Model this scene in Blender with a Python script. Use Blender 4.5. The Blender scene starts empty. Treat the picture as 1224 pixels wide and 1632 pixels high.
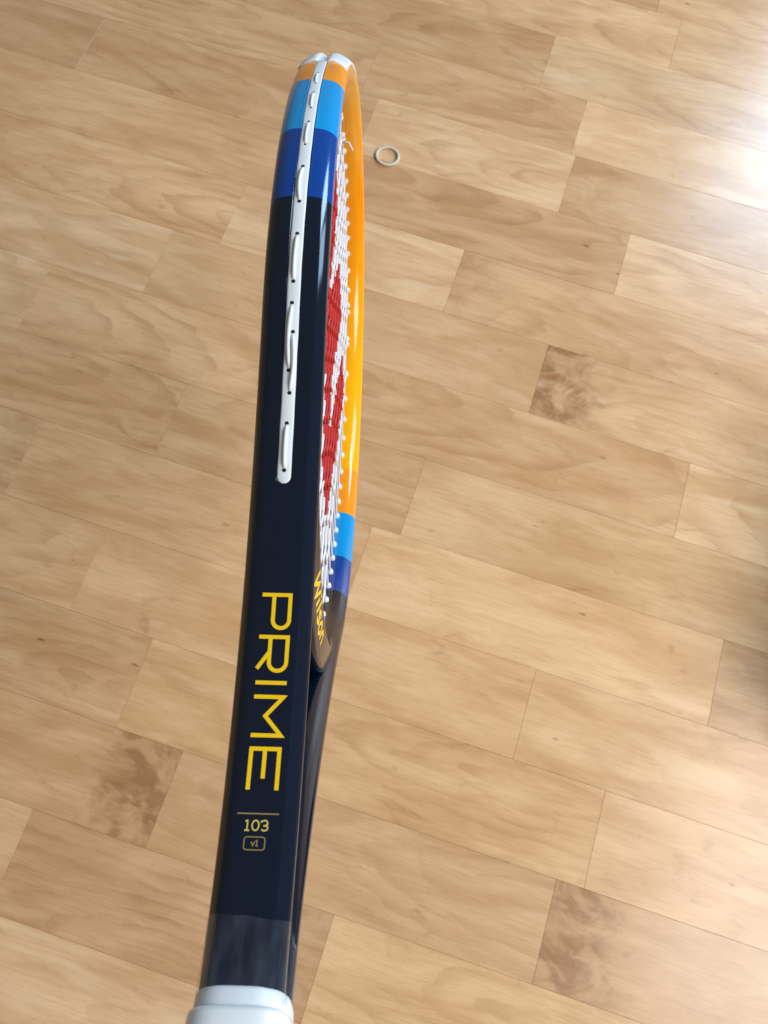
import bpy, bmesh, math, random
from mathutils import Matrix, Vector
random.seed(7)
SC = bpy.context.scene
COL = SC.collection
MM = 0.001

# ------------------------------------------------------------------ camera
cam_d = bpy.data.cameras.new("camera")
cam_d.sensor_fit = 'VERTICAL'
cam_d.sensor_height = 36.0
cam_d.lens = 36.0 * 1320.0 / 1632.0
cam_d.clip_start = 0.01
cam_d.clip_end = 50
cam_d.dof.use_dof = True
cam_d.dof.focus_distance = 0.36
cam_d.dof.aperture_fstop = 28
cam = bpy.data.objects.new("camera", cam_d)
COL.objects.link(cam)
CR = ((0.9503916919202433, -0.3058248253323843, 0.056805001006899856),
      (0.30770010799832226, 0.8975776034012541, -0.3157136192980622),
      (0.0455661658119058, 0.3175305057516168, 0.9471526289095777))
cam.matrix_world = Matrix.Translation((0, 0, 0.73226)) @ Matrix(CR).to_4x4()
SC.camera = cam
SC.view_settings.view_transform = 'Standard'
SC.view_settings.look = 'None'
SC.view_settings.exposure = 0.0
SC.view_settings.gamma = 1.0
SC.cycles.max_bounces = 10
SC.cycles.transparent_max_bounces = 12

# ------------------------------------------------------------------ room light
world = bpy.data.worlds.new("World")
SC.world = world
world.use_nodes = True
bg = world.node_tree.nodes["Background"]
bg.inputs[0].default_value = (1.0, 0.94, 0.86, 1)
bg.inputs[1].default_value = 0.18


def window_lamp(name, loc, target, w, h, power, color):
    l = bpy.data.lights.new(name, 'AREA')
    l.shape = 'RECTANGLE'
    l.size, l.size_y = w, h
    l.energy = power
    l.color = color
    o = bpy.data.objects.new(name, l)
    COL.objects.link(o)
    o.location = loc
    d = Vector(target) - Vector(loc)
    o.rotation_euler = d.to_track_quat('-Z', 'Y').to_euler()
    return o


# two panes of a tall window ahead on the right, and a nearer one on the right
window_lamp("window_light", (0.93, 2.55, 1.40), (0.1, 0.5, 0.1), 0.56, 1.1, 36.0, (0.50, 0.74, 1.0))
window_lamp("window_light", (1.54, 2.25, 1.40), (0.1, 0.5, 0.1), 0.56, 1.1, 20.0, (0.50, 0.74, 1.0))
window_lamp("window_light", (1.75, 0.1, 1.9), (0.0, 0.3, 0.0), 1.2, 1.5, 60.0, (0.98, 0.98, 0.97))


# ------------------------------------------------------------------ helpers
def new_mat(name):
    m = bpy.data.materials.new(name)
    m.use_nodes = True
    nt = m.node_tree
    return m, nt, nt.nodes["Principled BSDF"]


def simple_mat(name, color, rough=0.4, spec=0.5, coat=0.0, noise=0.0, nscale=200.0, bump=0.0):
    m, nt, b = new_mat(name)
    b.inputs["Base Color"].default_value = (*color, 1)
    b.inputs["Roughness"].default_value = rough
    b.inputs["Specular IOR Level"].default_value = spec
    b.inputs["Coat Weight"].default_value = coat
    b.inputs["Coat Roughness"].default_value = 0.05
    if noise or bump:
        tc = nt.nodes.new("ShaderNodeTexCoord")
        n = nt.nodes.new("ShaderNodeTexNoise")
        n.inputs["Scale"].default_value = nscale
        n.inputs["Detail"].default_value = 3
        nt.links.new(tc.outputs["Object"], n.inputs["Vector"])
        if noise:
            mx = nt.nodes.new("ShaderNodeMix")
            mx.data_type = 'RGBA'
            mx.inputs["A"].default_value = (*[c * (1 - noise) for c in color], 1)
            mx.inputs["B"].default_value = (*[min(1, c * (1 + noise)) for c in color], 1)
            nt.links.new(n.outputs["Fac"], mx.inputs["Factor"])
            nt.links.new(mx.outputs["Result"], b.inputs["Base Color"])
        if bump:
            bp = nt.nodes.new("ShaderNodeBump")
            bp.inputs["Strength"].default_value = bump
            bp.inputs["Distance"].default_value = 0.0005
            nt.links.new(n.outputs["Fac"], bp.inputs["Height"])
            nt.links.new(bp.outputs["Normal"], b.inputs["Normal"])
    return m


def mesh_obj(name, verts, faces, mat, parent=None, smooth=True, label=None):
    me = bpy.data.meshes.new(name)
    me.from_pydata([tuple(v) for v in verts], [], faces)
    me.update()
    if mat:
        me.materials.append(mat)
    if smooth:
        me.polygons.foreach_set("use_smooth", [True] * len(me.polygons))
    o = bpy.data.objects.new(name, me)
    COL.objects.link(o)
    if parent:
        o.parent = parent
    if label:
        o["label"] = label
    return o


def fix_normals(o):
    bm = bmesh.new()
    bm.from_mesh(o.data)
    bmesh.ops.recalc_face_normals(bm, faces=bm.faces)
    bm.to_mesh(o.data)
    bm.free()


def loft(rings, cap=True, closed_path=False):
    """rings: list of equal-length closed rings of points."""
    m = len(rings[0])
    v = [p for r in rings for p in r]
    f = []
    for i in range(len(rings) - 1):
        for j in range(m):
            k = (j + 1) % m
            f.append((i * m + j, i * m + k, (i + 1) * m + k, (i + 1) * m + j))
    if cap:
        f.append(tuple(reversed(range(m))))
        f.append(tuple(range((len(rings) - 1) * m, len(rings) * m)))
    return v, f


# ------------------------------------------------------------------ floor
def wood_material():
    m, nt, b = new_mat("lacquered_birch")
    N, Lk = nt.nodes, nt.links

    def math_(op, a, c=None, clamp=False):
        n = N.new("ShaderNodeMath")
        n.operation = op
        n.use_clamp = clamp
        for i, x in enumerate((a, c)):
            if x is None:
                continue
            if isinstance(x, (int, float)):
                n.inputs[i].default_value = x
            else:
                Lk.new(x, n.inputs[i])
        return n.outputs[0]

    def noise(vec, scale=1.0, detail=2.0, rough=0.5, dist=0.0):
        n = N.new("ShaderNodeTexNoise")
        n.inputs["Scale"].default_value = scale
        n.inputs["Detail"].default_value = detail
        n.inputs["Roughness"].default_value = rough
        n.inputs["Distortion"].default_value = dist
        Lk.new(vec, n.inputs["Vector"])
        return n.outputs["Fac"]

    def comb(x, y, z):
        n = N.new("ShaderNodeCombineXYZ")
        for i, s in enumerate((x, y, z)):
            if isinstance(s, (int, float)):
                n.inputs[i].default_value = s
            else:
                Lk.new(s, n.inputs[i])
        return n.outputs[0]

    def ramp(f, a, c):
        n = N.new("ShaderNodeMapRange")
        n.interpolation_type = 'SMOOTHSTEP'
        n.inputs["From Min"].default_value = a
        n.inputs["From Max"].default_value = c
        Lk.new(f, n.inputs["Value"])
        return n.outputs["Result"]

    def mix(f, a, c, blend='MIX'):
        n = N.new("ShaderNodeMix")
        n.data_type = 'RGBA'
        n.blend_type = blend
        if isinstance(f, (int, float)):
            n.inputs["Factor"].default_value = f
        else:
            Lk.new(f, n.inputs["Factor"])
        for k, s in (("A", a), ("B", c)):
            if isinstance(s, tuple):
                n.inputs[k].default_value = (*s, 1)
            else:
                Lk.new(s, n.inputs[k])
        return n.outputs["Result"]

    tc = N.new("ShaderNodeTexCoord")
    oi = N.new("ShaderNodeObjectInfo")
    sep = N.new("ShaderNodeSeparateXYZ")
    Lk.new(tc.outputs["Object"], sep.inputs[0])
    x, y = sep.outputs[0], sep.outputs[1]
    rnd = oi.outputs["Random"]
    r1 = math_('MULTIPLY', rnd, 37.0)
    r2 = math_('FRACT', math_('MULTIPLY', rnd, 91.7))
    r3 = math_('FRACT', math_('MULTIPLY', rnd, 517.3))
    # slow wandering of the grain
    warp = noise(comb(math_('MULTIPLY', x, 8.0), math_('MULTIPLY', y, 18.0), r1), 1.0, 3.0, 0.55)
    warp2 = noise(comb(math_('MULTIPLY', x, 30.0), math_('MULTIPLY', y, 70.0), r1), 1.0, 2.0, 0.5)
    w0 = math_('ADD', math_('MULTIPLY', math_('SUBTRACT', warp, 0.5), 0.030),
               math_('MULTIPLY', math_('SUBTRACT', warp2, 0.5), 0.004))
    yo = math_('ADD', y, math_('MULTIPLY', math_('SUBTRACT', r2, 0.5), 0.07))
    xo = math_('ADD', math_('MULTIPLY', x, 0.16), math_('MULTIPLY', math_('SUBTRACT', r3, 0.5), 0.10))
    d = math_('ADD', math_('SQRT', math_('ADD', math_('MULTIPLY', yo, yo), math_('MULTIPLY', xo, xo))), w0)
    ring = math_('FRACT', math_('MULTIPLY', math_('POWER', d, 0.85), 62.0))
    line = math_('MULTIPLY', ramp(ring, 0.35, 0.93), math_('SUBTRACT', 1.0, ramp(ring, 0.93, 1.0)))
    lvar = ramp(noise(comb(math_('MULTIPLY', x, 14.0), math_('MULTIPLY', y, 30.0), math_('ADD', r1, 9.0)), 1.0, 1.0), 0.35, 0.7)
    line = math_('MULTIPLY', math_('MULTIPLY', line, math_('ADD', 0.25, math_('MULTIPLY', lvar, 0.75))), math_('ADD', 0.25, ramp(math_('FRACT', math_('MULTIPLY', rnd, 213.1)), 0.1, 0.9)))
    fib = noise(comb(math_('MULTIPLY', x, 28.0), math_('MULTIPLY', math_('ADD', y, math_('MULTIPLY', w0, 0.5)), 520.0), r1), 1.0, 3.0, 0.6)
    cloud = noise(comb(math_('MULTIPLY', x, 8.0), math_('MULTIPLY', y, 30.0), math_('ADD', r1, 3.0)), 1.0, 4.0, 0.58, 0.5)
    col = mix(ramp(cloud, 0.25, 0.75), (0.600, 0.354, 0.175), (0.790, 0.525, 0.303))
    col = mix(math_('MULTIPLY', line, 0.31), col, (0.37, 0.185, 0.072))
    col = mix(math_('MULTIPLY', ramp(fib, 0.38, 0.74), 0.26), col, (0.42, 0.225, 0.095))
    # pale sapwood sweeps
    sap = noise(comb(math_('MULTIPLY', x, 9.0), math_('MULTIPLY', y, 42.0), math_('ADD', r1, 21.0)), 1.0, 2.0, 0.5, 0.5)
    col = mix(math_('MULTIPLY', ramp(sap, 0.62, 0.74), 0.45), col, (0.80, 0.58, 0.36))
    # reddish heart patches: a free one, and one at a plank's end where asked
    pat = noise(comb(math_('MULTIPLY', x, 16.0), math_('MULTIPLY', y, 34.0), math_('ADD', r1, 40.0)), 1.0, 4.0, 0.6, 1.5)
    col = mix(math_('MULTIPLY', ramp(pat, 0.61, 0.76), 0.36), col, (0.30, 0.135, 0.055))
    at = N.new("ShaderNodeAttribute")
    at.attribute_type = 'OBJECT'
    at.attribute_name = "heart"
    at2 = N.new("ShaderNodeAttribute")
    at2.attribute_type = 'OBJECT'
    at2.attribute_name = "heart_x"
    hd = math_('ABSOLUTE', math_('SUBTRACT', x, at2.outputs["Fac"]))
    hm = math_('SUBTRACT', 1.0, ramp(math_('ADD', hd, math_('MULTIPLY', math_('SUBTRACT', pat, 0.5), 0.12)), 0.02, 0.085))
    hs = ramp(noise(comb(math_('MULTIPLY', x, 24.0), math_('MULTIPLY', y, 30.0), math_('ADD', r1, 60.0)), 1.0, 6.0, 0.62, 1.3), 0.40, 0.60)
    hm = math_('MULTIPLY', math_('MULTIPLY', hm, math_('ADD', 0.22, math_('MULTIPLY', hs, 0.62))), at.outputs["Fac"])
    col = mix(hm, col, (0.27, 0.118, 0.045))
    # small dark flecks lying along the grain
    fl = N.new("ShaderNodeTexVoronoi")
    fl.inputs["Scale"].default_value = 1.0
    Lk.new(comb(math_('MULTIPLY', x, 24.0), math_('MULTIPLY', y, 62.0), r1), fl.inputs["Vector"])
    csep = N.new("ShaderNodeSeparateColor")
    Lk.new(fl.outputs["Color"], csep.inputs[0])
    fine = noise(comb(math_('MULTIPLY', x, 300.0), math_('MULTIPLY', y, 900.0), r1), 1.0, 2.0)
    fd = math_('ADD', fl.outputs["Distance"], math_('MULTIPLY', math_('SUBTRACT', fine, 0.5), 0.16))
    fleck = math_('MULTIPLY', math_('SUBTRACT', 1.0, ramp(fd, 0.02, 0.12)), ramp(csep.outputs[0], 0.86, 0.92))
    col = mix(math_('MULTIPLY', fleck, 0.62), col, (0.09, 0.042, 0.018))
    # faint pores
    po = noise(comb(math_('MULTIPLY', x, 160.0), math_('MULTIPLY', y, 1500.0), math_('ADD', r1, 5.0)), 1.0, 1.0)
    col = mix(math_('MULTIPLY', ramp(po, 0.64, 0.78), 0.22), col, (0.2, 0.1, 0.045))
    col = mix(1.0, col, oi.outputs["Color"], 'MULTIPLY')
    Lk.new(col, b.inputs["Base Color"])
    rg = noise(comb(math_('MULTIPLY', x, 40.0), math_('MULTIPLY', y, 60.0), r1), 1.0, 3.0)
    rr = N.new("ShaderNodeMapRange")
    rr.inputs["To Min"].default_value = 0.19
    rr.inputs["To Max"].default_value = 0.29
    Lk.new(rg, rr.inputs["Value"])
    Lk.new(rr.outputs["Result"], b.inputs["Roughness"])
    b.inputs["Specular IOR Level"].default_value = 0.5
    bp = N.new("ShaderNodeBump")
    bp.inputs["Strength"].default_value = 0.12
    bp.inputs["Distance"].default_value = 0.0006
    Lk.new(math_('ADD', fib, math_('MULTIPLY', warp2, 2.0)), bp.inputs["Height"])
    Lk.new(bp.outputs["Normal"], b.inputs["Normal"])
    return m


WOOD = wood_material()
SUB = simple_mat("subfloor_joint", (0.26, 0.145, 0.068), 0.8, 0.2, noise=0.3, nscale=60)  # brown subfloor slab that shows in the plank joints

PW = 0.080           # strip width
GAP = 0.00016
ROW0 = 0.30765       # far edge of row k lies at Y = ROW0 - (k - 6) * PW
X0, X1 = -1.25, 1.15
fv = [(X0 - .01, -0.62, -0.016), (X1 + .01, -0.62, -0.016), (X1 + .01, 1.46, -0.016), (X0 - .01, 1.46, -0.016),
      (X0 - .01, -0.62, -0.003), (X1 + .01, -0.62, -0.003), (X1 + .01, 1.46, -0.003), (X0 - .01, 1.46, -0.003)]
floor = mesh_obj("floor", fv, [(3, 2, 1, 0), (4, 5, 6, 7), (0, 1, 5, 4), (1, 2, 6, 5), (2, 3, 7, 6), (3, 0, 4, 7)], SUB, smooth=False)
floor["kind"] = "structure"

JOINTS = {-2: [0.102], 0: [-0.222, 0.023], 1: [-0.20, 0.029], 2: [-0.22, 0.109], 3: [-0.296, -0.053], 4: [-0.347, 0.059],
          5: [-0.185, 0.222], 6: [-0.266, -0.023], 7: [-0.05, 0.285], 8: [-0.279, 0.129], 9: [-0.2, 0.211],
          10: [-0.139, 0.188], 11: [0.023]}
# (row, joint to the plank's left rounded) -> (tint, heart strength, heart end)
LOOK = {}


def plank_mesh(lx, ly):
    h, bv = 0.0, 0.00014
    a, c = lx / 2, ly / 2
    v = []
    for (ix, z) in ((bv, h), (0.0, h - bv), (0.0, -0.012)):
        v += [(-a + ix, -c + ix, z), (a - ix, -c + ix, z), (a - ix, c - ix, z), (-a + ix, c - ix, z)]
    f = [(0, 1, 2, 3)]
    for r in (0, 4):
        for i in range(4):
            j = (i + 1) % 4
            f.append((r + i, r + 4 + i, r + 4 + j, r + j))
    return v, f


TINTS = [(1.0, 1.0, 1.0), (0.95, 0.91, 0.86), (1.05, 1.05, 1.03), (1.10, 1.11, 1.13), (0.89, 0.83, 0.77),
         (0.98, 0.93, 0.86), (1.04, 1.0, 0.95), (0.86, 0.80, 0.74)]
SPECIAL = {  # (row, left joint): (tint, heart strength, heart end -1 left / +1 right)
    (4, 0.059): ((1.0, 0.97, 0.92), 0.95, -1),
    (10, 0.188): ((0.93, 0.88, 0.83), 0.80, -1),
    (1, 0.029): ((0.93, 0.88, 0.82), 0.30, -1),
    (0, 0.023): ((1.10, 1.10, 1.08), 0.0, 1),
    (5, 0.222): ((1.10, 1.10, 1.08), 0.0, 1),
    (5, -0.185): ((0.95, 0.90, 0.84), 0.0, 1),
    (3, -0.053): ((0.95, 0.90, 0.83), 0.3, -1),
    (6, -0.023): ((0.98, 0.96, 0.90), 0.0, 1),
    (7, -0.05): ((1.12, 1.10, 1.06), 0.0, 1),
    (7, 0.285): ((0.99, 0.95, 0.88), 0.25, -1),
    (8, -0.279): ((1.04, 1.0, 0.94), 0.0, 1),
    (8, 0.129): ((1.05, 1.02, 0.97), 0.0, 1),
    (9, -0.2): ((1.02, 0.98, 0.90), 0.0, 1),
    (9, 0.211): ((1.08, 1.06, 1.02), 0.0, 1),
    (0, -0.222): ((0.93, 0.88, 0.83), 0.0, 1),
    (2, 0.109): ((1.06, 1.04, 1.0), 0.0, 1),
    (11, 0.023): ((1.06, 1.04, 0.97), 0.0, 1),
}
HEART_RIGHT = {(9,): 0.95}
n_planks = 0
for k in range(-8, 17):
    js = list(JOINTS.get(k, []))
    if not js:
        js = [random.uniform(-0.3, 0.2)]
    known_left = min(js)
    while js[0] > X0 + 0.12:
        js.insert(0, js[0] - random.choice([0.26, 0.33, 0.40, 0.407, 0.47]))
    while js[-1] < X1 - 0.12:
        js.append(js[-1] + random.choice([0.26, 0.33, 0.40, 0.407, 0.47]))
    js = [X0] + [j for j in js if X0 + 0.05 < j < X1 - 0.05] + [X1]
    yc = ROW0 - (k - 6) * PW - PW / 2
    prev = -1
    for i in range(len(js) - 1):
        a, c = js[i], js[i + 1]
        v, f = plank_mesh(c - a - GAP, PW - GAP)
        o = mesh_obj("plank", v, f, WOOD, floor, smooth=False)
        o.location = ((a + c) / 2, yc, random.uniform(-0.00004, 0.00004))
        ti = random.randrange(len(TINTS))
        if ti == prev:
            ti = (ti + 3) % len(TINTS)
        prev = ti
        tint, hs, he = TINTS[ti], (random.uniform(0.2, 0.45) if random.random() < 0.06 else 0.0), random.choice((-1, 1))
        key = (k, round(a, 3))
        if key in SPECIAL:
            tint, hs, he = SPECIAL[key]
        if k == 10 and abs(c + 0.139) < 1e-6:
            tint, hs, he = (0.95, 0.90, 0.84), 0.85, 1
        o.color = (*tint, 1)
        o["heart"] = float(hs)
        o["heart_x"] = float(he * (c - a) / 2)
        n_planks += 1

# unseen wooden block added past the right edge only to shade the floor
def rounded_block(x0, x1, y0, y1, z0, z1, r):
    bm = bmesh.new()
    bmesh.ops.create_cube(bm, size=1.0)
    for v in bm.verts:
        v.co = Vector(((x0 + x1) / 2 + v.co.x * (x1 - x0), (y0 + y1) / 2 + v.co.y * (y1 - y0), (z0 + z1) / 2 + v.co.z * (z1 - z0)))
    bmesh.ops.bevel(bm, geom=list(bm.edges), offset=r, segments=3, affect='EDGES')
    me = bpy.data.meshes.new("shade_block")
    bm.to_mesh(me)
    bm.free()
    return me


SHADE_BLOCK_MAT = simple_mat("shade_block_wood", (0.20, 0.115, 0.06), 0.45, 0.4, noise=0.3, nscale=30)
me = rounded_block(0.390, 0.75, 0.17, 0.44, 0.0004, 0.12, 0.006)
me.materials.append(SHADE_BLOCK_MAT)
shade_block = bpy.data.objects.new("shade_block", me)
COL.objects.link(shade_block)
shade_block["kind"] = "structure"

# ------------------------------------------------------------------ racket geometry
HT = 485.0                     # mm from the top of the handle to the tip
EA, EB, EGG, S0 = 169.451, 131.022, 0.0285, 9.4906
CA = HT - 6 - EA
B0, B1 = 23.35, 23.58          # beam height at the shaft and the hoop


def half_centerline():
    pts = []
    tj = math.radians(-42)
    n = 400
    E = []
    for i in range(n):
        t = tj + (math.pi / 2 - tj) * i / (n - 1)
        E.append((CA + EA * math.sin(t), EB * math.cos(t) * (1 + EGG * math.sin(t))))
    p1 = E[0]
    d1 = (E[1][0] - E[0][0], E[1][1] - E[0][1])
    L1 = math.hypot(*d1)
    d1 = (d1[0] / L1, d1[1] / L1)
    p0 = (0.0, S0)
    L0 = math.hypot(1, 0.12)
    d0 = (1 / L0, 0.12 / L0)
    m = math.hypot(p1[0] - p0[0], p1[1] - p0[1])
    for i in range(59):
        u = i / 59.0
        h = [2 * u**3 - 3 * u**2 + 1, u**3 - 2 * u**2 + u, -2 * u**3 + 3 * u**2, u**3 - u**2]
        pts.append(tuple(h[0] * p0[q] + h[1] * d0[q] * m + h[2] * p1[q] + h[3] * d1[q] * m for q in (0, 1)))
    return pts + E


RAW = half_centerline()
ARC = [0.0]
for i in range(1, len(RAW)):
    ARC.append(ARC[-1] + math.hypot(RAW[i][0] - RAW[i - 1][0], RAW[i][1] - RAW[i - 1][1]))
STIP = ARC[-1]


def curve(s):
    """(a, b) on the half centreline at arc length s (mm, b >= 0), plus unit tangent."""
    if s <= 0:
        L = math.hypot(1, 0.12)
        t = (1 / L, 0.12 / L)
        return (s * 1.0, S0), (1.0, 0.0)
    lo, hi = 0, len(ARC) - 1
    while hi - lo > 1:
        md = (lo + hi) // 2
        if ARC[md] <= s:
            lo = md
        else:
            hi = md
    u = (s - ARC[lo]) / (ARC[hi] - ARC[lo])
    p = tuple(RAW[lo][q] * (1 - u) + RAW[hi][q] * u for q in (0, 1))

    def tan(i):
        a, c = RAW[max(0, i - 1)], RAW[min(len(RAW) - 1, i + 1)]
        L = math.hypot(c[0] - a[0], c[1] - a[1])
        return ((c[0] - a[0]) / L, (c[1] - a[1]) / L)
    t0, t1 = tan(lo), tan(hi)
    t = (t0[0] * (1 - u) + t1[0] * u, t0[1] * (1 - u) + t1[1] * u)
    L = math.hypot(*t)
    return p, (t[0] / L, t[1] / L)


def rail(S, e, n):
    """Local point (metres, origin at the butt). S in 0..2*STIP runs near rail -> tip -> far rail;
    e = mm outward from the frame's middle, n = mm along the string-plane normal."""
    far = S > STIP
    s = 2 * STIP - S if far else S
    p, t = curve(s)
    nn = (-t[1], t[0])
    a, b = p[0] + nn[0] * e, p[1] + nn[1] * e
    return Vector(((a + 200) * MM, (b if far else -b) * MM, n * MM))


def local(a, b, n):
    return Vector(((a + 200) * MM, b * MM, n * MM))


RACK = bpy.data.objects.new("tennis_racket", None)
COL.objects.link(RACK)
RR = Matrix(((-0.23184, 0.16709, -0.9583), (0.86875, -0.40763, -0.28125), (-0.43762, -0.89773, -0.05065)))
HTOP = Vector((-0.00747, -0.06225, 0.47116))
RACK.matrix_world = Matrix.Translation(HTOP + RR @ Vector((-0.2, 0, 0))) @ RR.to_4x4()
RACK.empty_display_size = 0.05
RACK["label"] = "navy tennis racket with blue and orange bands and white strings, seen edge on"
RACK["category"] = "tennis racket"


def paint_material():
    m, nt, b = new_mat("frame_paint")
    at = nt.nodes.new("ShaderNodeAttribute")
    at.attribute_name = "arc"
    cr = nt.nodes.new("ShaderNodeValToRGB")
    cr.color_ramp.interpolation = 'CONSTANT'
    el = cr.color_ramp.elements
    el[0].position, el[0].color = 0.0, (0.0022, 0.0068, 0.0190, 1)
    el[1].position, el[1].color = 260.5 / 600, (0.000, 0.050, 0.28, 1)
    e = el.new(298.7 / 600)
    e.color = (0.000, 0.285, 0.66, 1)
    e = el.new(341.0 / 600)
    e.color = (0.90, 0.30, 0.010, 1)
    e = el.new(380.0 / 600)
    e.color = (0.94, 0.43, 0.0015, 1)
    for q, g in ((455, 0.405), (480, 0.38), (505, 0.355), (530, 0.33), (555, 0.31)):
        e = el.new(q / 600.0)
        e.color = (0.92, g, 0.003, 1)
    sc = nt.nodes.new("ShaderNodeMath")
    sc.operation = 'MULTIPLY'
    sc.inputs[1].default_value = 1 / 600.0
    nt.links.new(at.outputs["Fac"], sc.inputs[0])
    nt.links.new(sc.outputs[0], cr.inputs[0])
    nt.links.new(cr.outputs[0], b.inputs["Base Color"])
    tc = nt.nodes.new("ShaderNodeTexCoord")
    n = nt.nodes.new("ShaderNodeTexNoise")
    n.inputs["Scale"].default_value = 55
    n.inputs["Detail"].default_value = 4
    nt.links.new(tc.outputs["Object"], n.inputs["Vector"])
    mr = nt.nodes.new("ShaderNodeMapRange")
    mr.inputs["To Min"].default_value = 0.07
    mr.inputs["To Max"].default_value = 0.17
    nt.links.new(n.outputs["Fac"], mr.inputs["Value"])
    nt.links.new(mr.outputs["Result"], b.inputs["Roughness"])
    bp = nt.nodes.new("ShaderNodeBump")
    bp.inputs["Strength"].default_value = 0.05
    bp.inputs["Distance"].default_value = 0.0006
    nt.links.new(n.outputs["Fac"], bp.inputs["Height"])
    nt.links.new(bp.outputs["Normal"], b.inputs["Normal"])
    return m


PAINT = paint_material()
NAVY = simple_mat("navy_gloss", (0.0022, 0.0068, 0.0190), 0.16, 0.28, noise=0.1, nscale=60, bump=0.02)
WHITE = simple_mat("white_nylon", (0.72, 0.73, 0.76), 0.38, 0.4, noise=0.04, nscale=300)
RUBBER = simple_mat("white_rubber", (0.72, 0.77, 0.80), 0.45, 0.4, noise=0.03, nscale=150, bump=0.05)
HOLE_SHADE = simple_mat("hole_shade", (0.012, 0.012, 0.012), 0.7, 0.2)
YELLOW = simple_mat("yellow_print", (0.88, 0.56, 0.008), 0.30, 0.4, noise=0.04, nscale=400)
PALE = simple_mat("pale_yellow_print", (0.62, 0.50, 0.10), 0.35, 0.4, noise=0.06, nscale=500)
TAN = simple_mat("gold_print", (0.33, 0.24, 0.085), 0.35, 0.4, noise=0.10, nscale=500)

GROOVE0 = 152.6         # arc length at which the grommet groove starts (mirrored on the far rail)


def section(bh, gs, dome=0.0):
    """Closed list of (e, n); bh = half beam; gs = groove half width 0..1; dome = 0 flat .. 1 rounded outer face."""
    k = bh / 11.7
    d = 0.75 if gs > 0.02 else 0.0
    gw = 2.75 * max(gs, 0.05)
    pos = [(6.0 - d, 0.0), (6.0 - d, gw * 0.55), (6.0 - d, gw * 0.94), (6.0, gw), (6.0, gw + 0.12), (6.0, 4.0), (5.98, 6.0), (5.93, 7.2),
           (5.75, 7.9), (5.40, 8.5), (4.6, 9.25), (3.5, 10.15), (2.4, 11.0), (1.6, 11.45), (0.7, 11.68), (-0.3, 11.6),
           (-1.2, 11.25), (-2.2, 10.5), (-3.5, 9.1), (-4.6, 7.7), (-5.4, 6.2), (-5.9, 4.2), (-6.1, 2.0), (-6.15, 0.0)]
    def domed(e, n):
        if e < 0.7:
            return e
        el_ = 6.05 * math.sqrt(max(0.0, 1 - (min(n, 11.6) / 11.75) ** 2.3))
        return e + (min(e, el_) - e) * dome if n > gw else e
    pos = [(domed(e, n), n * (k if n > 5 else 1)) for e, n in pos]
    return pos + [(e, -n) for e, n in reversed(pos[1:-1])]


def beam(s):
    return (B0 + (B1 - B0) * max(0, min(1, s / 250))) / 2


def build_frame():
    Ss = [-34, -20, -8] + [i * 3.0 for i in range(0, int(STIP / 3))]
    extra = [GROOVE0 + d for d in (-0.02, 0.0, 0.15, 0.4, 0.8, 1.3, 2.0, 2.75)]
    bands = [260.5, 298.7, 341.0, 380.0]
    Ss = sorted(set(Ss + extra + [b + d for b in bands for d in (-0.02, 0.02)]))
    Ss = [s for s in Ss if s < STIP - 1.5]
    full = Ss + [STIP] + [2 * STIP - s for s in reversed(Ss)]
    rings, arcs = [], []
    for S in full:
        s = min(S, 2 * STIP - S)
        g = 0.0
        if s > GROOVE0:
            u = (s - GROOVE0) / 2.75
            g = 1.0 if u >= 1 else math.sqrt(max(0, 1 - (1 - u) ** 2))
        dm = max(0.0, min(1.0, (s - 190) / 90.0))
        sec = section(beam(s), g, 0.85 * dm * dm * (3 - 2 * dm))
        rings.append([rail(S, e, n) for e, n in sec])
        arcs += [s] * len(sec)
    v, f = loft(rings)
    o = mesh_obj("frame", v, f, PAINT, RACK)
    at = o.data.attributes.new("arc", 'FLOAT', 'POINT')
    at.data.foreach_set("value", arcs)
    fix_normals(o)
    return o


build_frame()


# ---- bridge (the curved piece closing the hoop above the throat)
def ell(deg, off=0.0):
    t = math.radians(deg)
    a = CA + EA * math.sin(t)
    b = EB * math.cos(t) * (1 + EGG * math.sin(t))
    da = EA * math.cos(t)
    db = EB * (-math.sin(t) * (1 + EGG * math.sin(t)) + EGG * math.cos(t) ** 2)
    L = math.hypot(da, db)
    # outward normal (away from the hoop's centre)
    na, nb = db / L, -da / L
    if na * math.sin(t) + nb * math.cos(t) < 0:
        na, nb = -na, -nb
    return a + na * off, b + nb * off


def bridge_pt(deg, e, n):
    a, b = ell(deg, e)
    return local(a, b, n)


def brn(e):
    """half thickness of the bridge at e (its faces slope towards the throat)"""
    return 9.95 - 0.21 * (e + 1.0)


def build_bridge():
    rings = []
    for i in range(49):
        deg = -138 + 96 * i / 48
        w = abs(deg + 90) / 48.0
        ee = 6.2 - 3.4 * w ** 4
        hn = 10.9 - 5.4 * w ** 5
        k = 1 - 0.5 * w ** 6
        half = [(-4.2, 0.0), (-4.2, 4.0), (-4.15, 7.0), (-3.9, 8.6), (-3.3, 9.7), (-2.4, 10.1), (-1.2, 10.0)]
        half += [(e, brn(e)) for e in (0.5, 2.5, 4.5, 6.5, 8.3)]
        half += [(9.4, 7.4), (10.2, 6.5), (10.6, 4.5), (10.7, 2.0), (10.7, 0.0)]
        eo = 1 - 0.55 * w ** 3
        ring = [(e * (eo if e > 0 else 1), n * k) for e, n in half] + [(e * (eo if e > 0 else 1), -n * k) for e, n in reversed(half[1:-1])]
        ring = [bridge_pt(deg, e, n) for e, n in ring]
        rings.append(ring)
    v, f = loft(rings)
    o = mesh_obj("bridge", v, f, NAVY, RACK)
    fix_normals(o)
    return o


BRIDGE = build_bridge()


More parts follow.
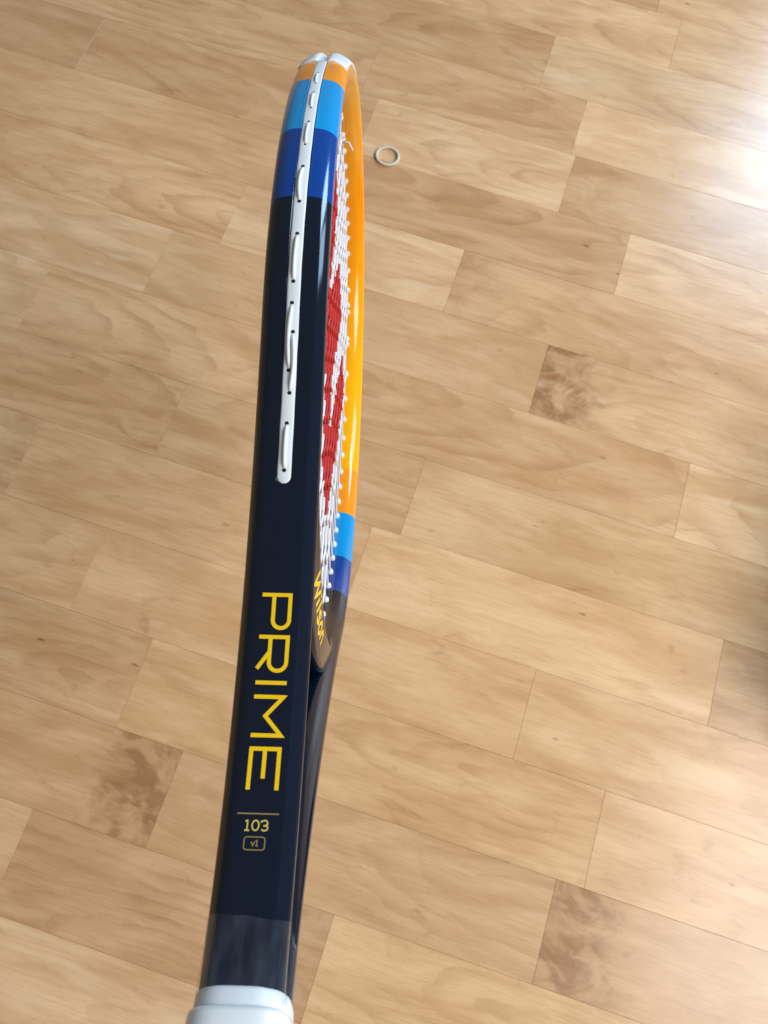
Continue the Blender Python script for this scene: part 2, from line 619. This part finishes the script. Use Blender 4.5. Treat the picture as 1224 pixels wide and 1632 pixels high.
# ---- printed lettering: ribbons that lie on a surface map (u, v) -> point
def ribbon(V, F, pts, w, surf, closed=False, lift=0.0, wy=None):
    """pts in (x, y); adds a mitred ribbon of width w on surf(x, y, lift)."""
    P = []
    pts = [p for i, p in enumerate(pts) if i == 0 or math.hypot(p[0] - pts[i - 1][0], p[1] - pts[i - 1][1]) > 1e-4]
    m = len(pts)
    rng = range(m if closed else m - 1)
    for i in rng:
        a, c = pts[i], pts[(i + 1) % m]
        L = math.hypot(c[0] - a[0], c[1] - a[1])
        k = max(1, int(L / 1.2))
        for q in range(k):
            P.append((a[0] + (c[0] - a[0]) * q / k, a[1] + (c[1] - a[1]) * q / k))
    if not closed:
        P.append(pts[-1])
    M = len(P)
    base = len(V)
    for i in range(M):
        pr = P[i - 1] if (i > 0 or closed) else None
        nx = P[(i + 1) % M] if (i < M - 1 or closed) else None
        ds = []
        for a, c in ((pr, P[i]), (P[i], nx)):
            if a is None or c is None:
                continue
            L = math.hypot(c[0] - a[0], c[1] - a[1]) or 1
            ds.append(((c[0] - a[0]) / L, (c[1] - a[1]) / L))
        if len(ds) == 2:
            tx, ty = ds[0][0] + ds[1][0], ds[0][1] + ds[1][1]
            L = math.hypot(tx, ty) or 1
            tx, ty = tx / L, ty / L
            cs = max(0.45, tx * ds[0][0] + ty * ds[0][1])
        else:
            (tx, ty), cs = ds[0], 1.0
        ox, oy = -ty * w / 2 / cs, tx * w / 2 / cs
        V.append(surf(P[i][0] + ox, P[i][1] + oy, lift))
        V.append(surf(P[i][0] - ox, P[i][1] - oy, lift))
    for i in range(M if closed else M - 1):
        j = (i + 1) % M
        F.append((base + 2 * i, base + 2 * i + 1, base + 2 * j + 1, base + 2 * j))


def face_surf(s_start, n0):
    """text x runs down the rail (towards the handle), text y runs to -n"""
    return lambda x, y, l: rail(s_start - x, 6.03 + l, n0 - y)


def arc_pts(cx, cy, rx, ry, a0, a1, n=14):
    return [(cx + rx * math.cos(math.radians(a0 + (a1 - a0) * i / n)), cy + ry * math.sin(math.radians(a0 + (a1 - a0) * i / n))) for i in range(n + 1)]


def glyph_strokes(ch, w, h, sw):
    q = sw / 2
    L, R, T, B = q, w - q, h - q, q
    if ch in "PR":
        m = 0.40 * h if ch == 'P' else 0.375 * h
        r = (T - m) / 2
        bowl = [(L, T), (R - r, T)] + arc_pts(R - r, (T + m) / 2, r, r, 90, -90) + [(L + q, m)]
        st = [[(L, 0), (L, T + q)], bowl]
        if ch == 'R':
            st.append([(w * 0.44, m), (w * 0.90, 0.0)])
        return st
    if ch == 'I':
        return [[(w / 2, 0), (w / 2, h)]]
    if ch == 'M':
        return [[(L, 0), (L, T), (w / 2, 0.40 * h), (R, T), (R, 0)]]
    if ch == 'E':
        return [[(w, B), (L, B), (L, T), (w, T)], [(L, h * 0.49), (w * 0.74, h * 0.49)]]
    return []


V, F = [], []
H = 9.75
lift = 0.0
for ch, s_a, s_b in (("P", 115.0, 102.8), ("R", 101.1, 89.0), ("I", 86.5, 85.1), ("M", 82.0, 68.9), ("E", 66.1, 53.4)):
    sf = face_surf(s_a, 4.35)
    for st in glyph_strokes(ch, s_a - s_b, H, 1.25):
        ribbon(V, F, st, 1.25, sf, lift=lift)
        lift += 0.004
mesh_obj("model_lettering", V, F, YELLOW, RACK, smooth=False)
V, F = [], []
ribbon(V, F, [(0, -1.9), (0, 10.3)], 0.34, face_surf(46.6, 4.1))
mesh_obj("divider_line", V, F, TAN, RACK, smooth=False)


# "103" and the small boxed "v1" read across the rail: text x runs to -n, text y runs up the rail
def cross_surf(s_base, n_left):
    return lambda x, y, l: rail(s_base + y, 6.03 + l, n_left - x)


V, F = [], []
sf = cross_surf(41.75, 3.45)
st103 = [
    [(0.72, 0.0), (0.72, 3.1)], [(0.0, 0.14), (1.42, 0.14)], [(0.10, 2.62), (0.72, 2.98)],
    [(3.1 + 0.98 * math.cos(t * math.pi / 12), 1.57 + 1.4 * math.sin(t * math.pi / 12)) for t in range(24)],
    [(4.75, 2.35), (4.85, 2.80)] + arc_pts(5.75, 2.2, 0.82, 0.78, 120, -80, 10) + [(5.35, 1.55)],
    arc_pts(5.75, 0.92, 0.95, 0.78, 80, -150, 12),
]
for i, st in enumerate(st103):
    ribbon(V, F, st, 0.42, sf, closed=(i == 3), lift=0.004 * i)
mesh_obj("number_lettering", V, F, PALE, RACK, smooth=False)
V, F = [], []
sf = cross_surf(36.55, 3.2)
bw_, bh_, r = 6.0, 3.55, 0.8
box = (arc_pts(bw_ - r, bh_ - r, r, r, 0, 90, 5) + arc_pts(r, bh_ - r, r, r, 90, 180, 5) + arc_pts(r, r, r, r, 180, 270, 5) + arc_pts(bw_ - r, r, r, r, 270, 360, 5))
ribbon(V, F, box, 0.27, sf, closed=True)
ribbon(V, F, [(2.05, 2.25), (2.55, 1.15), (3.05, 2.25)], 0.28, sf, lift=0.004)
ribbon(V, F, [(3.28, 2.3), (3.72, 2.62), (3.72, 1.1)], 0.28, sf, lift=0.008)
ribbon(V, F, [(3.3, 1.1), (4.1, 1.1)], 0.24, sf, lift=0.012)
mesh_obj("version_badge", V, F, TAN, RACK, smooth=False)


# brand script around the bridge's camera-side face
def bridge_surf(x, y, l):
    deg = -90 + math.degrees((x) / 128.0)
    e = 2.6 - y
    w = abs(deg + 90) / 48.0
    a, b = ell(deg, e * (1 - 0.55 * w ** 3) if e > 0 else e)
    return local(a, b, -(brn(e) * (1 - 0.5 * w ** 6) + 0.05 + l))


V, F = [], []
li = 0.0
cx = -20.0
hh = 7.0
WORD = [
    ("W", 10.5, [[(0, 1), (.22, 0), (.5, .8), (.78, 0), (1, 1)]]),
    ("i", 2.6, [[(.5, 0), (.5, .68)], [(.5, .84), (.5, 1.0)]]),
    ("l", 2.6, [[(.5, 0), (.5, 1.05)]]),
    ("s", 6.0, [[(.95, .58), (.5, .70), (.12, .52), (.5, .36), (.9, .18), (.5, 0), (.05, .12)]]),
    ("o", 6.6, [[(.5 + .42 * math.cos(t * math.pi / 6), .35 + .34 * math.sin(t * math.pi / 6)) for t in range(12)]]),
    ("n", 6.6, [[(.12, 0), (.12, .7)], [(.12, .45), (.4, .68), (.8, .62), (.88, .4), (.88, 0)]]),
]
for ch, w, sts in WORD:
    for st in sts:
        ribbon(V, F, [(cx + p[0] * w + p[1] * 1.6, (p[1] - 0.5) * hh) for p in st], 1.75, bridge_surf, closed=(ch == "o"), lift=li)
        li += 0.004
    cx += w + 1.1
mesh_obj("brand_lettering", V, F, YELLOW, RACK, smooth=False)


# ---- grommet strip in the groove of the near rail, running over to the bumper
def build_strip():
    rings = []
    s_end = 373.0
    ss = [GROOVE0 + d for d in (0.35, 0.45, 0.7, 1.0, 1.5, 2.1, 2.75)]
    ss += [GROOVE0 + 4 + 2.5 * i for i in range(int((s_end - GROOVE0 - 4) / 2.5))] + [s_end]
    for s in ss:
        u = (s - GROOVE0 - 0.3) / 2.45
        g = 1.0 if u >= 1 else math.sqrt(max(0.0, 1 - (1 - u) ** 2))
        hw = 2.42 * max(g, 0.06) * (1 + 0.02 * math.sin(s * 0.37))
        top = 5.98 - 0.06 * (1 - g)
        sec = [(4.9, hw), (5.55, hw), (5.82, hw * 0.93), (top, hw * 0.72), (top + .05, 0), (top, -hw * 0.72), (5.82, -hw * 0.93), (5.55, -hw), (4.9, -hw)]
        rings.append([rail(s, e, n) for e, n in sec])
    v, f = loft(rings)
    o = mesh_obj("grommet_strip", v, f, RUBBER, RACK)
    fix_normals(o)
    return o


STRIP = build_strip()


def tube(points, r, sides=8, cap=True):
    rings = []
    for i, p in enumerate(points):
        a = points[max(0, i - 1)]
        c = points[min(len(points) - 1, i + 1)]
        t = (c - a).normalized()
        up = Vector((0, 0, 1)) if abs(t.z) < 0.9 else Vector((1, 0, 0))
        x = t.cross(up).normalized()
        y = x.cross(t)
        rr = r[i] if isinstance(r, list) else r
        rings.append([p + (x * math.cos(2 * math.pi * j / sides) + y * math.sin(2 * math.pi * j / sides)) * rr for j in range(sides)])
    return loft(rings, cap)


# string loops on the outside of the near rail (arc length of their two holes, sideways lean)
LOOPS = [(173.7, 158.3, 0.0, 0.0), (207.4, 186.3, -0.45, -0.35), (218.2, 194.6, 0.35, 0.35), (245.1, 227.7, 0.0, 0.3), (276.6, 260.8, 0.1, 0.2),
         (303.7, 290.4, 0.0, 0.2), (327.3, 315.3, 0.0, 0.0), (349.0, 338.0, 0.0, 0.0)]
for s1, s0_, n1, n0_ in LOOPS:
    pts = []
    for i in range(15):
        u = i / 14
        s = s1 + (s0_ - s1) * u
        arch = math.sin(math.pi * u)
        h = 5.62 + (0.85 if s1 < 280 else 0.6) * min(1.0, arch * 2.2)
        side = 0.75 * arch * (1 if n1 >= 0 else -1) if (n1 != 0) else 0.25 * arch
        pts.append(rail(s, h, n1 + (n0_ - n1) * u + side))
    v, f = tube(pts, (0.66 if s1 < 280 else 0.56) * MM, 10)
    mesh_obj("string_loop", v, f, WHITE, RACK)
    for s, n, d in ((s1, n1, 0.75), (s0_, n0_, -0.75)):
        vv = []
        for j in range(14):
            t = 2 * math.pi * j / 14
            hr = 1.0 if s1 < 280 else 0.7
            vv.append(rail(s + d + 0.72 * hr * math.cos(t), 6.06, n + 0.74 * hr * math.sin(t)))
        mesh_obj("hole_shade_disc", vv, [tuple(range(14))], HOLE_SHADE, RACK, smooth=False)  # flat near-black disc painted for the shaded inside of a string hole


# ---- white bumper over the tip
def build_bumper():
    rings = []
    s_a = 371.5
    n = 90
    for i in range(n + 1):
        S = s_a + (2 * STIP - 2 * s_a) * i / n
        s = min(S, 2 * STIP - S)
        bh = beam(s)
        th = 0.55 + 0.30 * min(1, (s - s_a) / 12.0)
        k = bh / 11.7
        out = [(2.1, 11.15 * k), (2.9, 10.85 * k + th * .5), (4.3, 9.2 * k + th * .7), (5.3, 7.6 * k + th * 0.7), (5.75 + th, 5.6), (6.0 + th * 1.15, 4.0),
               (6.0 + th * 1.1, 3.0), (6.0 + th * .7, 2.4), (5.6, 2.1), (5.45, 0.0)]
        full = out + [(e, -q) for e, q in reversed(out[:-1])]
        inner = [(e - 0.9 if q > 0 else e - 0.9, q * 0.93) for e, q in reversed(full)]
        rings.append([rail(S, e, q) for e, q in full + inner])
    v, f = loft(rings, cap=False)
    K, m = len(rings[0]) // 2, len(rings[0])
    for base in (0, (len(rings) - 1) * m):
        for i in range(K - 1):
            f.append((base + i, base + i + 1, base + m - 2 - i, base + m - 1 - i))
    o = mesh_obj("bumper_guard", v, f, RUBBER, RACK)
    fix_normals(o)
    return o


build_bumper()


# ---- strings
def string_material():
    m, nt, b = new_mat("string_nylon")
    at = nt.nodes.new("ShaderNodeAttribute")
    at.attribute_name = "red"
    gt = nt.nodes.new("ShaderNodeMath")
    gt.operation = 'GREATER_THAN'
    gt.inputs[1].default_value = 0.5
    nt.links.new(at.outputs["Fac"], gt.inputs[0])
    tc = nt.nodes.new("ShaderNodeTexCoord")
    n = nt.nodes.new("ShaderNodeTexNoise")
    n.inputs["Scale"].default_value = 500
    nt.links.new(tc.outputs["Object"], n.inputs["Vector"])
    red = nt.nodes.new("ShaderNodeMix")
    red.data_type = 'RGBA'
    red.inputs["A"].default_value = (0.42, 0.008, 0.012, 1)
    red.inputs["B"].default_value = (0.62, 0.022, 0.022, 1)
    nt.links.new(n.outputs["Fac"], red.inputs["Factor"])
    mx = nt.nodes.new("ShaderNodeMix")
    mx.data_type = 'RGBA'
    mx.inputs["A"].default_value = (0.76, 0.75, 0.78, 1)
    nt.links.new(red.outputs["Result"], mx.inputs["B"])
    nt.links.new(gt.outputs[0], mx.inputs["Factor"])
    nt.links.new(mx.outputs["Result"], b.inputs["Base Color"])
    b.inputs["Roughness"].default_value = 0.4
    b.inputs["Subsurface Weight"].default_value = 0.0
    return m


STRING = string_material()
W_STROKES = [((402, -60), (256, -36), 18), ((256, -36), (330, -8), 18), ((330, -8), (398, 10), 18), ((398, 12), (310, 4), 18), ((310, 4), (252, 45), 18),
             ((252, 48), (392, 74), 18)]


def is_red(a, b):
    if not (250 < a < 398):
        return 0.0
    for (p, q, w) in W_STROKES:
        da, db = q[0] - p[0], q[1] - p[1]
        L2 = da * da + db * db
        u = max(-0.1, min(1.1, ((a - p[0]) * da + (b - p[1]) * db) / L2))
        if math.hypot(a - p[0] - da * u, b - p[1] - db * u) < w:
            return 1.0
    return 0.0


MAINS = [5.0, 15.2, 25.8, 37.0, 49.0, 62.0, 76.5, 93.0]
MAINS = [-x for x in reversed(MAINS)] + MAINS
CROSS = [455.5, 438, 421, 405.5, 391, 377, 363.5, 350, 337, 324, 311, 297.5, 284, 270.5, 256.5, 242, 226.5, 209, 190]


def inner_ab(deg):
    return ell(deg, -5.8)


def main_ends(b):
    top = bot = None
    for i in range(3600):
        d0, d1 = -180 + i * 0.1, -180 + (i + 1) * 0.1
        p0, p1 = inner_ab(d0), inner_ab(d1)
        if (p0[1] - b) * (p1[1] - b) <= 0:
            a = (p0[0] + p1[0]) / 2
            if a > CA:
                top = a
            else:
                bot = a
    return bot, top


INNER = []
for i in range(0, int(STIP)):
    p, t = curve(i)
    INNER.append((p[0] + t[1] * 5.8, p[1] - t[0] * 5.8))


def cross_end(a):
    for i in range(len(INNER) - 1):
        if INNER[i][0] <= a <= INNER[i + 1][0] and i > 150:
            u = (a - INNER[i][0]) / (INNER[i + 1][0] - INNER[i][0])
            return INNER[i][1] * (1 - u) + INNER[i + 1][1] * u
    return 40.0


def weave(pos, knots, phase):
    """height at pos of a string alternating over/under the crossing strings at knots"""
    import bisect
    i = bisect.bisect_left(knots, pos)
    if i == 0 or i == len(knots):
        return 0.0
    k0, k1 = knots[i - 1], knots[i]
    u = (pos - k0) / (k1 - k0)
    s0_ = 1 if (i - 1 + phase) % 2 == 0 else -1
    return s0_ * math.cos(math.pi * u)


RS = 0.76
CR_SORT = sorted(CROSS)


def make_string(name, pts_ab, phase, knots, along_a):
    pts, reds = [], []
    for a, b in pts_ab:
        n = 0.27 * weave(a if along_a else b, knots, phase)
        pts.append(local(a, b, n))
        reds += [is_red(a, b)] * 6
    v, f = tube(pts, RS * MM, 6)
    o = mesh_obj(name, v, f, STRING, RACK)
    at = o.data.attributes.new("red", 'FLOAT', 'POINT')
    at.data.foreach_set("value", reds)


GROM = []   # (point, outward direction) of each grommet
for i, b in enumerate(MAINS):
    a0, a1 = main_ends(b)
    n = int((a1 - a0) / 2.2)
    make_string("main_string", [(a0 - 3 + (a1 + 3 - a0 + 3) * j / n, b) for j in range(n + 1)], i % 2, CR_SORT, True)
    GROM += [(a0, b), (a1, b)]
for i, a in enumerate(CR_SORT):
    bb = cross_end(a)
    n = int(2 * bb / 2.2)
    make_string("cross_string", [(a, -bb - 3 + (2 * bb + 6) * j / n) for j in range(n + 1)], (i + 1) % 2, MAINS, False)
    GROM += [(a, -bb), (a, bb)]

# grommet barrels poking out of the inside of the hoop
gv = []
gr_rings = []
for z, r in ((-1.2, 2.05), (0.0, 2.05), (1.6, 2.0), (2.3, 1.8), (2.65, 1.3), (2.7, 0.8)):
    gr_rings.append([Vector((r * MM * math.cos(2 * math.pi * j / 12), r * MM * math.sin(2 * math.pi * j / 12), z * MM)) for j in range(12)])
v, f = loft(gr_rings)
GME = bpy.data.meshes.new("grommet")
GME.from_pydata([tuple(p) for p in v], [], f)
GME.materials.append(WHITE)
GME.polygons.foreach_set("use_smooth", [True] * len(GME.polygons))
for a, b in GROM:
    o = bpy.data.objects.new("grommet", GME)
    COL.objects.link(o)
    o.parent = RACK
    o.location = local(a, b, 0)
    d = Vector((CA - a, -b * 1.25, 0)).normalized()
    # inward normal of the ellipse
    d = Vector((-(a - CA) / EA ** 2, -b / EB ** 2, 0)).normalized()
    o.rotation_euler = d.to_track_quat('Z', 'Y').to_euler()

# loose end of the tie-off knot near the top of the hoop
pts = [local(451, -58, -1.5), local(452, -57, -4.0), local(448, -54, -6.5)]
v, f = tube(pts, 0.62 * MM, 8)
mesh_obj("string_tail", v, f, WHITE, RACK)


# ---- handle: collar, grip, butt cap and the clear film
def rrect(a, hb, hn, p=3.2, n=40, db=0.0):
    ring = []
    for j in range(n):
        t = 2 * math.pi * j / n
        c, s = math.cos(t), math.sin(t)
        ring.append(local(a, math.copysign(abs(c) ** (2 / p), c) * hb + db, math.copysign(abs(s) ** (2 / p), s) * hn))
    return ring


prof = [(1.2, 14.0, 10.5), (1.2, 16.2, 12.3), (0.9, 16.7, 12.8), (0.2, 16.9, 13.0), (-1.2, 17.1, 13.1), (-2.6, 17.3, 13.2), (-5.6, 17.5, 13.3)]
v, f = loft([rrect(*p) for p in prof])
o = mesh_obj("grip_collar", v, f, RUBBER, RACK)
fix_normals(o)
prof = [(-3.7, 15.0, 12.0), (-3.8, 17.7, 13.4), (-4.2, 18.2, 13.9), (-5.1, 18.5, 14.2), (-9, 18.7, 14.4)]
for i in range(24):
    s = -11 - i * 7.3
    k = 1 - 0.02 * (1 if i % 2 else 0)
    fl = 1 + max(0, (i - 20)) * 0.03
    prof.append((s, 18.6 * k * fl, 15.0 * k * fl))
v, f = loft([rrect(a, hb, hn, 3.6) for a, hb, hn in prof])
GRIPM = simple_mat("white_grip_wrap", (0.80, 0.84, 0.86), 0.35, 0.5, 0.8, noise=0.03, nscale=90, bump=0.25)
o = mesh_obj("grip", v, f, GRIPM, RACK)
fix_normals(o)
prof = [(-184, 18, 18), (-184.2, 20.5, 17), (-188, 21.5, 18), (-197, 21.8, 18.2), (-199.5, 20.8, 17.4), (-200, 19, 15.5)]
v, f = loft([rrect(a, hb, hn, 3.4) for a, hb, hn in prof])
o = mesh_obj("butt_cap", v, f, RUBBER, RACK)
fix_normals(o)


def film_material():
    m, nt, b = new_mat("clear_film")
    nt.nodes.remove(b)
    out = nt.nodes["Material Output"]
    tr = nt.nodes.new("ShaderNodeBsdfTransparent")
    tr.inputs[0].default_value = (0.97, 0.98, 1.0, 1)
    gl = nt.nodes.new("ShaderNodeBsdfGlossy")
    gl.inputs["Roughness"].default_value = 0.16
    df = nt.nodes.new("ShaderNodeBsdfDiffuse")
    df.inputs[0].default_value = (0.62, 0.72, 0.85, 1)
    lw = nt.nodes.new("ShaderNodeLayerWeight")
    lw.inputs["Blend"].default_value = 0.22
    tc = nt.nodes.new("ShaderNodeTexCoord")
    mp = nt.nodes.new("ShaderNodeMapping")
    mp.inputs["Scale"].default_value = (40, 180, 180)
    n = nt.nodes.new("ShaderNodeTexNoise")
    n.inputs["Scale"].default_value = 1.0
    n.inputs["Detail"].default_value = 4
    nt.links.new(tc.outputs["Object"], mp.inputs[0])
    nt.links.new(mp.outputs[0], n.inputs["Vector"])
    mr = nt.nodes.new("ShaderNodeMapRange")
    mr.inputs["From Min"].default_value = 0.35
    mr.inputs["From Max"].default_value = 0.7
    mr.inputs["To Min"].default_value = 0.008
    mr.inputs["To Max"].default_value = 0.06
    nt.links.new(n.outputs["Fac"], mr.inputs["Value"])
    m1 = nt.nodes.new("ShaderNodeMixShader")
    nt.links.new(mr.outputs["Result"], m1.inputs[0])
    nt.links.new(tr.outputs[0], m1.inputs[1])
    nt.links.new(df.outputs[0], m1.inputs[2])
    m2 = nt.nodes.new("ShaderNodeMixShader")
    cl = nt.nodes.new("ShaderNodeMath")
    cl.operation = 'MINIMUM'
    cl.inputs[1].default_value = 0.16
    nt.links.new(lw.outputs["Fresnel"], cl.inputs[0])
    nt.links.new(cl.outputs[0], m2.inputs[0])
    nt.links.new(m1.outputs[0], m2.inputs[1])
    nt.links.new(gl.outputs[0], m2.inputs[2])
    bp = nt.nodes.new("ShaderNodeBump")
    bp.inputs["Strength"].default_value = 0.25
    bp.inputs["Distance"].default_value = 0.001
    nt.links.new(n.outputs["Fac"], bp.inputs["Height"])
    nt.links.new(bp.outputs["Normal"], gl.inputs["Normal"])
    nt.links.new(m2.outputs[0], out.inputs[0])
    return m


FILM = film_material()
rings = []
SEC0 = [(e, n) for e, n in section(B0 / 2, 0.0) if e > -0.5]
SEC0.sort(key=lambda q: q[1])
for i in range(14):
    u = i / 13
    ring = []
    for far in (0, 1):
        for j, (e, n) in enumerate(SEC0 if not far else reversed(SEC0)):
            t = n / 11.7
            edge = (0.55 * math.sin(2.1 * t + 0.4) + 0.16 * math.sin(7 * t + 2) - 0.1) * u ** 4
            s_ = -2.0 + 21.0 * u + edge
            wob = 0.06 * math.sin(6 * t + 7 * u + far) + 0.04 * math.sin(17 * t - 11 * u)
            off = 0.22 + wob + 0.3 * (1 - u) ** 2
            e2, n2 = e + off, n * (1 + (off + 0.05) / 11.7)
            ring.append(rail(2 * STIP - s_ if far else s_, e2, n2))
    rings.append(ring)
v, f = loft(rings, cap=False)
film = mesh_obj("clear_film_sleeve", v, f, FILM, RACK)
# the film's crimped seam standing off the side of the shaft
v, f = [], []
for i in range(9):
    u = i / 8
    a = -1 + 17 * u
    out_ = 3.4 * (1 - u ** 2) * (1 + 0.1 * math.sin(9 * u)) + 0.2
    for q in range(4):
        w = q / 3
        v.append(local(a, -11.5 + 0.5 * math.sin(6 * u + 2 * w) * w, -12.0 - out_ * w))
for i in range(8):
    for q in range(3):
        f.append((i * 4 + q, i * 4 + q + 1, (i + 1) * 4 + q + 1, (i + 1) * 4 + q))
mesh_obj("film_seam", v, f, FILM, film)

# ------------------------------------------------------------------ small white ring on the floor
bm_v, bm_f = [], []
NR, NSEC = 72, 12
RC = Vector((-0.166, 0.6335, 0))
for i in range(NR):
    t = 2 * math.pi * i / NR
    R0 = 11.9 + 0.25 * math.cos(2 * t + 0.6)
    for j in range(NSEC):
        p = 2 * math.pi * j / NSEC
        c, s = math.cos(p), math.sin(p)
        rad = R0 + math.copysign(abs(c) ** 0.7, c) * 1.42 + 0.06 * math.sin(t * 23) * (1 if s > 0 else 0)
        z = 1.55 + math.copysign(abs(s) ** 0.7, s) * 1.5 + 0.05
        bm_v.append((rad * MM * math.cos(t), rad * MM * math.sin(t), z * MM))
for i in range(NR):
    for j in range(NSEC):
        k, q = (i + 1) % NR, (j + 1) % NSEC
        bm_f.append((i * NSEC + j, k * NSEC + j, k * NSEC + q, i * NSEC + q))
RINGM = simple_mat("ivory_plastic", (0.66, 0.62, 0.53), 0.5, 0.4, noise=0.12, nscale=250, bump=0.2)
ring = mesh_obj("plastic_ring", bm_v, bm_f, RINGM)
fix_normals(ring)
ring.location = RC
ring["label"] = "small off-white plastic ring lying on the wooden floor beside the racket's head"
ring["category"] = "ring"
